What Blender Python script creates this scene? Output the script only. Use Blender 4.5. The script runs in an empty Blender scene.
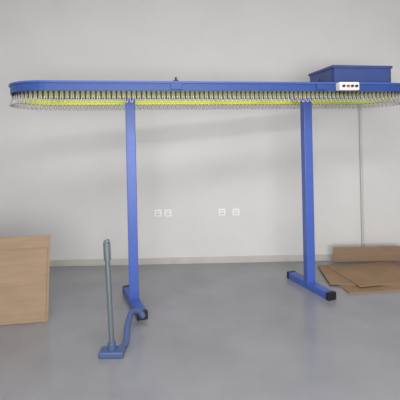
import bpy, bmesh, math, random
from mathutils import Vector, Matrix
random.seed(4)
S=bpy.context.scene
def lin(c):
    return tuple(((x/255)/12.92 if x/255<=0.04045 else ((x/255+0.055)/1.055)**2.4) for x in c)+(1,)
def mat(name,c,rough=0.5,metal=0.0,noise=0.0,scale=8,bump=0.0,c2=None,stretch=None):
    m=bpy.data.materials.new(name); m.use_nodes=True
    nt=m.node_tree; b=nt.nodes['Principled BSDF']
    b.inputs['Roughness'].default_value=rough; b.inputs['Metallic'].default_value=metal
    b.inputs['Base Color'].default_value=lin(c)
    if noise or bump or c2:
        tc=nt.nodes.new('ShaderNodeTexCoord'); n=nt.nodes.new('ShaderNodeTexNoise')
        n.inputs['Scale'].default_value=scale; n.inputs['Detail'].default_value=6
        src=tc.outputs['Object']
        if stretch:
            mp=nt.nodes.new('ShaderNodeMapping'); mp.inputs['Scale'].default_value=stretch
            nt.links.new(src,mp.inputs['Vector']); src=mp.outputs['Vector']
        nt.links.new(src,n.inputs['Vector'])
        if noise or c2:
            r=nt.nodes.new('ShaderNodeValToRGB')
            a=c2 or tuple(max(0,x*(1-noise)) for x in c)
            r.color_ramp.elements[0].position=0.3; r.color_ramp.elements[1].position=0.7
            r.color_ramp.elements[0].color=lin(a); r.color_ramp.elements[1].color=lin(c)
            nt.links.new(n.outputs['Fac'],r.inputs['Fac']); nt.links.new(r.outputs['Color'],b.inputs['Base Color'])
        if bump:
            bp=nt.nodes.new('ShaderNodeBump'); bp.inputs['Strength'].default_value=bump; bp.inputs['Distance'].default_value=0.01
            nt.links.new(n.outputs['Fac'],bp.inputs['Height']); nt.links.new(bp.outputs['Normal'],b.inputs['Normal'])
    return m
M=dict(
 blue=mat('blue_paint',(66,94,176),0.38,0,0.05,20,0.02),
 blued=mat('blue_paint_rail',(42,76,146),0.4,0,0.06,20),
 blueb=mat('blue_paint_box',(58,78,140),0.45,0,0.08,6),
 black=mat('black_plastic',(22,22,24),0.5),
 steel=mat('zinc_steel',(190,188,186),0.35,0.6),
 yellow=mat('yellow_track',(215,222,50),0.5),
 white=mat('white_plastic',(232,232,230),0.4),
 red=mat('red_button',(190,30,25),0.4),
 green=mat('green_button',(30,140,60),0.4),
 wall=mat('wall_paint',(214,213,212),0.85,0,0.03,1.5,0.03),
 base=mat('baseboard_tile',(192,188,182),0.4,0,0.06,5),
 frame=mat('door_frame_paint',(190,188,186),0.5),
 floor=mat('floor_tile',(146,147,152),0.22,0,0.08,2.0,0.01),
 card=mat('cardboard',(156,132,108),0.85,0,0.08,3,0.05,stretch=(1,1,8)),
 cardd=mat('cardboard_dark',(158,130,100),0.85,0,0.1,3,0.05),
 grey=mat('grey_tube',(108,118,124),0.35,0.4),
 hose=mat('hose_plastic',(70,88,130),0.45),
 ceil=mat('ceiling_paint',(215,214,210),0.9,0,0.02,2),
)
def link(o,parent=None):
    S.collection.objects.link(o)
    if parent: o.parent=parent
    return o
def finish(bm,name,m,parent=None,loc=None,rot=None,smooth=False,bevel=0):
    me=bpy.data.meshes.new(name); bmesh.ops.recalc_face_normals(bm,faces=bm.faces); bm.to_mesh(me); bm.free()
    if smooth:
        for p in me.polygons: p.use_smooth=True
    o=bpy.data.objects.new(name,me); me.materials.append(M[m]); link(o,parent)
    if loc: o.location=loc
    if rot: o.rotation_euler=rot
    if bevel:
        b=o.modifiers.new('b','BEVEL'); b.width=bevel; b.segments=2; b.limit_method='ANGLE'
    return o
def bx(bm,lo,hi):
    r=bmesh.ops.create_cube(bm,size=1)
    for v in r['verts']:
        v.co=Vector([lo[i]+(v.co[i]+0.5)*(hi[i]-lo[i]) for i in range(3)])
def box(name,lo,hi,m,parent=None,bevel=0.003,loc=None,rot=None):
    bm=bmesh.new(); bx(bm,lo,hi); return finish(bm,name,m,parent,loc,rot,bevel=bevel)
def cyl(bm,p0,p1,r,seg=16,r2=None):
    p0=Vector(p0);p1=Vector(p1);d=p1-p0
    q=d.to_track_quat('Z','Y').to_matrix().to_4x4()
    bmesh.ops.create_cone(bm,cap_ends=True,segments=seg,radius1=r,radius2=r if r2 is None else r2,depth=d.length,matrix=Matrix.Translation((p0+p1)/2)@q)
def tube(bm,pts,r,seg=8,closed=False):
    pts=[Vector(p) for p in pts]; rings=[]; n=len(pts); up=None
    for i,p in enumerate(pts):
        a=pts[i-1] if (i>0 or closed) else p; b=pts[(i+1)%n] if (i<n-1 or closed) else p
        t=(b-a).normalized()
        if up is None: up=t.orthogonal().normalized()
        up=(up-t*up.dot(t)).normalized(); s=t.cross(up)
        rings.append([bm.verts.new(p+(up*math.cos(k*2*math.pi/seg)+s*math.sin(k*2*math.pi/seg))*r) for k in range(seg)])
    for i in range(n if closed else n-1):
        A=rings[i];B=rings[(i+1)%n]
        for k in range(seg): bm.faces.new((A[k],A[(k+1)%seg],B[(k+1)%seg],B[k]))
    if not closed: bm.faces.new(rings[0]); bm.faces.new(rings[-1])
def stadium(x0,x1,r,ns=40,na=24):
    P=[]
    for i in range(ns): P.append((x0+r+(x1-x0-2*r)*i/ns,-r,(0,-1)))
    for i in range(na):
        a=-math.pi/2+math.pi*i/na; P.append((x1-r+r*math.cos(a),r*math.sin(a),(math.cos(a),math.sin(a))))
    for i in range(ns): P.append((x1-r-(x1-x0-2*r)*i/ns,r,(0,1)))
    for i in range(na):
        a=math.pi/2+math.pi*i/na; P.append((x0+r+r*math.cos(a),r*math.sin(a),(math.cos(a),math.sin(a))))
    return P
def sweep(name,prof,x0,x1,r,m,parent,smooth=False):
    bm=bmesh.new(); R=[]
    for (x,y,n) in stadium(x0,x1,r):
        R.append([bm.verts.new((x+n[0]*o,y+n[1]*o,z)) for o,z in prof])
    N=len(R);K=len(prof)
    for i in range(N):
        for k in range(K): bm.faces.new((R[i][k],R[i][(k+1)%K],R[(i+1)%N][(k+1)%K],R[(i+1)%N][k]))
    return finish(bm,name,m,parent)

# ---------------- room
WALLY=4.78; XL=-3.2; XR=2.62; H=3.4
box('floor',(XL,-2.5,-0.1),(XR,WALLY,0),'floor',bevel=0)
box('wall_back',(XL,WALLY,0),(XR,WALLY+0.12,H),'wall',bevel=0)
box('wall_left',(XL-0.12,-2.5,0),(XL,WALLY+0.12,H),'wall',bevel=0)
box('wall_right',(XR,-2.5,0),(XR+0.12,WALLY+0.12,H),'wall',bevel=0)
box('ceiling',(XL,-2.5,H),(XR,WALLY+0.12,H+0.1),'ceil',bevel=0)
box('baseboard_back',(XL,WALLY-0.012,0),(XR,WALLY,0.08),'base',bevel=0.002)
box('baseboard_right',(XR-0.012,0,0),(XR,WALLY-0.012,0.08),'base',bevel=0.002)
box('baseboard_left',(XL,0,0),(XL+0.012,WALLY-0.012,0.08),'base',bevel=0.002)
box('trim_1',(2.0,WALLY-0.03,0),(2.03,WALLY,2.25),'frame',bevel=0.004)

# ---------------- conveyor
C=bpy.data.objects.new('garment_conveyor',None); link(C)
PL=Vector((-0.655,3.60,0)); PR=Vector((1.10,3.92,0))
d=PR-PL; L=d.length; C.location=PL; C.rotation_euler=(0,0,math.atan2(d.y,d.x))
x0,x1,R=-1.02,L+1.04,0.34
ZT=1.985
def turn(o,x,deg=12):
    o.data.transform(Matrix.Translation((x,0,0))@Matrix.Rotation(math.radians(deg),4,'Z')@Matrix.Translation((-x,0,0)))
for i,x in enumerate((0,L)):
    bm=bmesh.new(); bx(bm,(x-0.045,-0.045,0.05),(x+0.045,0.045,ZT-0.01)); finish(bm,f'post_{i+1}','blue',C,bevel=0.006)
    bm=bmesh.new(); bx(bm,(x-0.045,-0.30,0.0),(x+0.045,0.30,0.07))
    turn(finish(bm,f'foot_{i+1}','blue',C,bevel=0.006),x)
    bm=bmesh.new()
    for s in (-1,1): 
        a,b=sorted((s*0.295,s*0.335)); bx(bm,(x-0.047,a,0.0),(x+0.047,b,0.073))
    turn(finish(bm,f'foot_cap_{i+1}','black',C,bevel=0.004),x)
    box(f'cross_arm_{i+1}',(x-0.03,-R+0.02,ZT-0.01),(x+0.03,R-0.02,ZT+0.04),'blue',C)
t=0.022
sweep('oval_rail',[(-t,ZT),(t,ZT),(t,ZT+0.078),(-t,ZT+0.078)],x0,x1,R,'blued',C)
sweep('rail_lip',[(t,ZT+0.066),(t+0.012,ZT+0.066),(t+0.012,ZT+0.082),(t,ZT+0.082)],x0,x1,R,'blue',C)
sweep('yellow_chain_guide',[(-0.020,ZT-0.055),(-0.006,ZT-0.055),(-0.006,ZT),(-0.020,ZT)],x0,x1,R,'yellow',C)
bm=bmesh.new(); bmk=bmesh.new()
P=stadium(x0,x1,R+0.02,400,60)
pts=[Vector((p[0],p[1])) for p in P]; per=sum((pts[(i+1)%len(pts)]-pts[i]).length for i in range(len(pts)))
NH=int(per/0.042); step=per/NH; acc=0; nxt=0; hp=[]
for i in range(len(pts)):
    a=pts[i];b=pts[(i+1)%len(pts)];l=(b-a).length
    while nxt<acc+l and len(hp)<NH:
        hp.append((a.lerp(b,(nxt-acc)/l),(b-a).normalized())); nxt+=step
    acc+=l
for p,tg in hp:
    n=Vector((tg.y,-tg.x)); T=Vector((tg.x,tg.y,0)); O=Vector((n.x,n.y,0)); c=Vector((p.x,p.y,0))
    w=0.0125
    q=[]
    for a,o,z in ((-w,0,ZT-0.002),(-w,0.006,ZT-0.06),(-w*0.9,0.018,ZT-0.088),(-w*0.4,0.028,ZT-0.102),(w*0.4,0.028,ZT-0.102),(w*0.9,0.018,ZT-0.088),(w,0.006,ZT-0.06),(w,0,ZT-0.002)):
        q.append(c+T*a+O*o+Vector((0,0,z)))
    tube(bm,q,0.0050,5)
    cyl(bmk,c+Vector((0,0,ZT-0.014))-O*0.01,c+Vector((0,0,ZT-0.014))+O*0.012,0.010,8)
    # dark peg filling the gap inside each hook
    cyl(bmk,c+Vector((0,0,ZT-0.02)),c+O*0.006+Vector((0,0,ZT-0.062)),0.0045,6)
finish(bm,'garment_hooks','steel',C,smooth=True); finish(bmk,'chain_rollers','black',C)
bm=bmesh.new(); bmk=bmesh.new()
for x in (0.4,L-0.02):
    for s in (-1,1):
        bx(bm,(x-0.05,s*(R+0.03)-0.006,ZT+0.01),(x+0.05,s*(R+0.03)+0.006,ZT+0.07))
        bx(bmk,(x-0.02,s*R-0.02,ZT+0.078),(x+0.02,s*R+0.02,ZT+0.095))
        cyl(bmk,(x,s*R,ZT+0.09),(x,s*R,ZT+0.12),0.009,8)
finish(bm,'joint_plates','blued',C,bevel=0.002); finish(bmk,'joint_bolts','black',C,bevel=0.001)
bm=bmesh.new()
for x in (x0+0.35,0.9,1.4,L+0.8): bx(bm,(x-0.02,-R+0.02,ZT+0.02),(x+0.02,R-0.02,ZT+0.05))
finish(bm,'cross_braces','blued',C,bevel=0.002)
bm=bmesh.new(); a0,a1=L+0.17,L+0.80; b0,b1=-0.25,0.24; z0,z1=ZT+0.06,ZT+0.262; w=0.012
bx(bm,(a0,b0,z0),(a1,b1,z0+w))
bx(bm,(a0,b0,z0),(a1,b0+w,z1));bx(bm,(a0,b1-w,z0),(a1,b1,z1))
bx(bm,(a0,b0,z0),(a0+w,b1,z1));bx(bm,(a1-w,b0,z0),(a1,b1,z1))
bx(bm,(a0-0.012,b0-0.012,z1-0.02),(a1+0.012,b1+0.012,z1+0.006))
finish(bm,'motor_housing','blueb',C,bevel=0.002)
CB=(L+0.125,-R-0.10)
box('control_box',(CB[0],CB[1],ZT+0.0),(CB[0]+0.20,CB[1]+0.075,ZT+0.075),'white',C,0.006)
for i,(m,dx) in enumerate((('black',0.035),('red',0.08),('black',0.122),('black',0.165))):
    bm=bmesh.new(); cyl(bm,(CB[0]+dx,CB[1]+0.002,ZT+0.037),(CB[0]+dx,CB[1]-0.018,ZT+0.037),0.012,14)
    finish(bm,f'control_button_{i+1}',m,C)

def socket(x,z):
    e=bpy.data.objects.new('wall_socket',None); link(e); e.location=(x,WALLY,z)
    box('plate',(-0.045,-0.010,-0.045),(0.045,0,0.045),'white',e,0.004)
    bm=bmesh.new()
    for a,b in ((-0.012,0.014),(0.012,0.014),(0,-0.012),(-0.016,-0.018),(0.016,-0.018)): bx(bm,(a-0.003,-0.012,b-0.007),(a+0.003,-0.009,b+0.007))
    finish(bm,'socket_slots','black',e)
def at(px,py,dd):
    px-=200;py-=140; r=math.radians(1.2); u=px*math.cos(r)-py*math.sin(r); v=px*math.sin(r)+py*math.cos(r)
    return (u/380*dd,1.55-v/380*dd)
for p in ((158,213),(168,213),(222,212),(236,212)):
    x,z=at(*p,WALLY); socket(x,z)
def sheet(name,w,h,t,loc,rz,lean,m):
    bm=bmesh.new(); bx(bm,(-w/2,-t,0),(w/2,0,h))
    o=finish(bm,name,m,None,loc,None,bevel=0.001); o.rotation_euler=(-lean,0,rz); return o
bm=bmesh.new(); bx(bm,(-0.47,-0.008,0),(0.47,0,0.73)); bx(bm,(-0.47,-0.018,0.0),(0.45,-0.010,0.62)); bx(bm,(-0.47,-0.022,0.0),(0.46,-0.018,0.02))
o=finish(bm,'cardboard_sheet','card',None,(-1.82,3.25,0),bevel=0.001); o.rotation_euler=(math.radians(-10),0,math.radians(8))
def slab_pile(name,items,m):
    bm=bmesh.new(); z=0
    for (cx,cy,w,dd,rz) in items:
        r=bmesh.ops.create_cube(bm,size=1); 
        for v in r['verts']:
            q=Matrix.Rotation(rz,3,'Z')@Vector((v.co.x*w,v.co.y*dd,0)); v.co=Vector((cx+q.x,cy+q.y,z+0.006+v.co.z*0.012))
        z+=0.0125
    return finish(bm,name,m,None,bevel=0.001)
slab_pile('flattened_cardboard_boxes',[(1.90,4.18,1.0,0.78,0.1),(1.80,4.22,0.9,0.6,-0.1),(1.92,4.22,0.8,0.6,0.2)],'cardd')
sheet('cardboard_panel',0.85,0.20,0.012,(2.0,4.62,0.04),0,math.radians(-18),'card')
# ---------------- vacuum wand + hose
V=bpy.data.objects.new('vacuum_cleaner_wand',None); link(V); V.location=(-0.69,2.76,0)
bm=bmesh.new(); cyl(bm,(0.02,0,0.05),(0,0,0.71),0.019,20); finish(bm,'tube','grey',V)
bm=bmesh.new(); cyl(bm,(0,0,0.69),(-0.003,0,0.82),0.026,20); cyl(bm,(0,0,0.82),(-0.01,0,0.84),0.026,20,0.018); finish(bm,'grip','grey',V,bevel=0.003)
bm=bmesh.new(); bx(bm,(-0.07,-0.05,0),(0.11,0.05,0.045)); cyl(bm,(0.02,0,0.03),(0.018,0,0.10),0.03,16); finish(bm,'floor_head','hose',V,bevel=0.01)
bm=bmesh.new()
ctl=[Vector(p) for p in ((0.06,0.02,0.03),(0.10,0.10,0.035),(0.09,0.22,0.10),(0.10,0.34,0.15),(0.15,0.40,0.14),(0.19,0.41,0.08))]
pp=[]
for i in range(len(ctl)-1):
    p0=ctl[max(i-1,0)];p1=ctl[i];p2=ctl[i+1];p3=ctl[min(i+2,len(ctl)-1)]
    for k in range(10):
        u=k/10; pp.append(0.5*((2*p1)+(p2-p0)*u+(2*p0-5*p1+4*p2-p3)*u*u+(3*p1-p0-3*p2+p3)*u**3))
tube(bm,pp,0.024,12)
finish(bm,'hose','hose',V,smooth=True)

# ---------------- lights
w=bpy.data.worlds.new('w'); S.world=w; w.use_nodes=True
w.node_tree.nodes['Background'].inputs[0].default_value=(0.93,0.96,1,1); w.node_tree.nodes['Background'].inputs[1].default_value=1.0
def area(name,loc,rot,sx,sy,e,col=(1,1,1)):
    l=bpy.data.lights.new(name,'AREA'); l.shape='RECTANGLE'; l.size=sx; l.size_y=sy; l.energy=e; l.color=col
    o=bpy.data.objects.new(name,l); link(o); o.location=loc; o.rotation_euler=rot
area('window_light',(0.6,-2.3,1.3),(math.radians(88),0,0),4,1.8,200,(1,0.985,0.97))
area('ceiling_lamp',(0.3,1.2,3.35),(0,0,0),2.4,0.6,65,(1,0.985,0.96))
S.view_settings.view_transform='Standard'
# ---------------- camera
cam=bpy.data.cameras.new('camera'); co=bpy.data.objects.new('camera',cam); link(co); S.camera=co
co.location=(0,0,1.55); cam.lens=34.2; cam.sensor_width=36; cam.shift_y=-0.15
co.rotation_euler=(Matrix.Rotation(math.radians(90),4,'X')@Matrix.Rotation(math.radians(-1.2),4,'Z')).to_euler()
